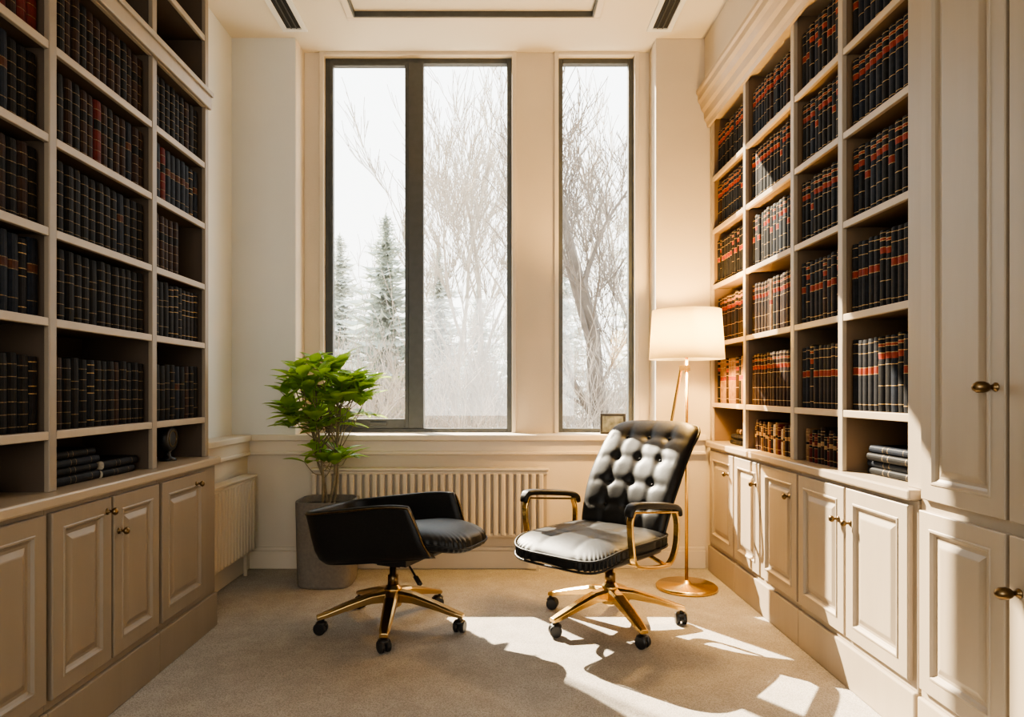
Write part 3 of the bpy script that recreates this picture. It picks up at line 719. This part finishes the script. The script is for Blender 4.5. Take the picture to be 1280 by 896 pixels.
# ---------------------------------------------------------------- outdoors
bm=bmesh.new(); bx(bm,-40,40,5.4,70,-.6,-.3); struct(tag(mk('ground',bm,'gnd'),'pale ground outside the windows'))
rt=random.Random(21)
def grow(bm,p,d,L,r_,depth,spread,up=.15,nch=3,rmin=.0,rat=(.55,.82)):
    n=3; pts=[p]; dd=d.copy()
    for i in range(n):
        dd=(dd+Vector((rt.uniform(-.16,.16),rt.uniform(-.16,.16),rt.uniform(-.05,.12)))).normalized(); pts.append(pts[-1]+dd*L/n)
    e1=r_*.66; sweep(bm,pts,circ(1,6 if depth>3 else 3),scales=[max(rmin,r_+(e1-r_)*i/n) for i in range(n+1)])
    if depth<=0: return
    for k in range(nch+(1 if depth<3 else 0)):
        t=rt.uniform(.3,1) if k else 1; q=pts[min(n,int(t*n))]
        nd=(dd+Vector((rt.uniform(-spread,spread),rt.uniform(-spread,spread),rt.uniform(-.25,.4)+up))).normalized()
        if k==0: nd=(dd*1.2+nd*.5).normalized()
        grow(bm,q,nd,L*rt.uniform(*rat)*(1.12 if k==0 else 1),e1*rt.uniform(.5,.75) if k else e1*.95,depth-1,spread,up,nch,rmin,rat)
def btree(x,y,L,r_,m_,depth=5,spread=.8,lean=0,label='',rmin=.004,nch=3,rat=(.55,.82)):
    bm=bmesh.new(); grow(bm,Vector((x,y,-.3)),Vector((lean,0,1)).normalized(),L,r_,depth,spread,.15,nch,rmin,rat)
    tag(mk('bare_tree',bm,m_,origin=(x,y,-.3)),label,'tree')
btree(1.95,11.5,2.6,.18,'tree2',6,.8,-.06,'large bare grey tree with spreading branches outside',.007)
btree(-.42,14,2.7,.085,'tree',6,.5,.02,'slender pale bare tree outside the window',.007)
btree(-1.3,20,3.2,.09,'tree',6,.6,-.03,'slender pale bare tree outside the window',.009)
btree(.9,23,3.6,.12,'tree',6,.6,.02,'tall pale bare tree outside the window',.010)
btree(3.1,16,3.2,.12,'tree',6,.7,-.03,'pale bare tree outside the window',.008)
btree(-5.2,24,2.8,.08,'tree',5,.7,.05,'slender pale bare tree outside the window',.009)
btree(-5.6,10.6,3.4,.12,'tree2',2,.6,.06,'unseen bare tree added to streak the sunlight',.03,2,(.6,.85))  # added out of view in the sun path to cast branch streaks indoors
def conifer(x,y,h,w,m_='con',n=620):
    bm=bmesh.new(); lathe(bm,[(.12,-.3),(.02,h-.3)],(x,y,0),seg=8)
    for i in range(n):
        t=(i/n)**.85; z=h*(.02+.97*t)-.3; lay=.75+.25*math.sin(t*60)
        L=(w*(1-t)**.75*rt.uniform(.4,1.1)+.10)*lay; a=i*2.39996+rt.random()*.5
        d=Vector((math.cos(a),math.sin(a),0)); s=Vector((-d.y,d.x,0)); b0=Vector((x,y,z)); prev=None; sl=rt.uniform(-.4,-.05)
        for k in range(6):
            f=k/5; c=b0+d*L*f+Vector((0,0,sl*L*f+.15*L*f*f*f)); wd=(.13*L+.03)*(1-f)**.7*(1.2 if k%2 else .35)+.006
            pr=(bm.verts.new(c+s*wd+Vector((0,0,-wd*.8))),bm.verts.new(c),bm.verts.new(c-s*wd+Vector((0,0,-wd*.8))))
            if prev:
                bm.faces.new((prev[0],prev[1],pr[1],pr[0])); bm.faces.new((prev[1],prev[2],pr[2],pr[1]))
            prev=pr
    tag(mk('conifer_tree',bm,m_,origin=(x,y,-.3),rec=False),'haze-paled evergreen conifer outside the window','tree')
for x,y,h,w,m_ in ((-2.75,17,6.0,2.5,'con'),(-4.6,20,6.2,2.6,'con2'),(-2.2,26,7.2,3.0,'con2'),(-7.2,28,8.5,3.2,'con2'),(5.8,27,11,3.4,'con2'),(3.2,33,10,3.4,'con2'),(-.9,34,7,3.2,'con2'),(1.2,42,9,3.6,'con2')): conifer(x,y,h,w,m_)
bm=bmesh.new()
for i in range(160):
    x=rt.uniform(-4.5,5); y=rt.uniform(9,16); 
    for k in range(4):
        grow(bm,Vector((x,y,-.3)),Vector((rt.uniform(-.5,.5),rt.uniform(-.3,.3),1)).normalized(),rt.uniform(.5,1.15),.012,3,.9,.1,2,.004)
tag(mk('bare_shrubs',bm,'shrub'),'tangle of mottled bare shrubs outside the windows','shrubs',None,'stuff')
# ---------------------------------------------------------------- light
w=bpy.data.worlds.new('world'); scn.world=w; w.use_nodes=True; nt=w.node_tree; bg=nt.nodes['Background']
tc=nt.nodes.new('ShaderNodeTexCoord'); sp=nt.nodes.new('ShaderNodeSeparateXYZ'); r=nt.nodes.new('ShaderNodeValToRGB')
nt.links.new(tc.outputs['Generated'],sp.inputs[0]); nt.links.new(sp.outputs['Z'],r.inputs[0]); nt.links.new(r.outputs[0],bg.inputs[0])
r.color_ramp.elements[0].color=(1,.97,.90,1); r.color_ramp.elements[1].color=(.82,.91,1,1); r.color_ramp.elements[1].position=.9
bg.inputs[1].default_value=4.2
sd=bpy.data.lights.new('sun','SUN'); sd.energy=34; sd.angle=math.radians(.5); sd.color=(1,.86,.66)
so=bpy.data.objects.new('sun',sd); COL.objects.link(so); so.location=(-3,8,8)
so.rotation_euler=Vector((.57,-.82,-.78)).to_track_quat('-Z','Y').to_euler()
for nm,x,y,z,sx,sz,rx in (('opening_portal',-.57,5.2,2.32,1.4,2.8,-pi/2),('opening_portal',.737,5.2,2.32,.58,2.8,-pi/2),('opening_portal',0,-2.1,(S0+S1)/2,2*SX,S1-S0,pi/2)):  # sampling portals for both windows and the added rear fill opening
    a=bpy.data.lights.new(nm,'AREA'); a.shape='RECTANGLE'; a.size=sx; a.size_y=sz; a.cycles.is_portal=True
    o=bpy.data.objects.new(nm,a); COL.objects.link(o); o.location=(x,y,z); o.rotation_euler=(rx,0,0)
scn.view_settings.view_transform='AgX'; scn.view_settings.look='AgX - Medium High Contrast'; scn.view_settings.exposure=0.42
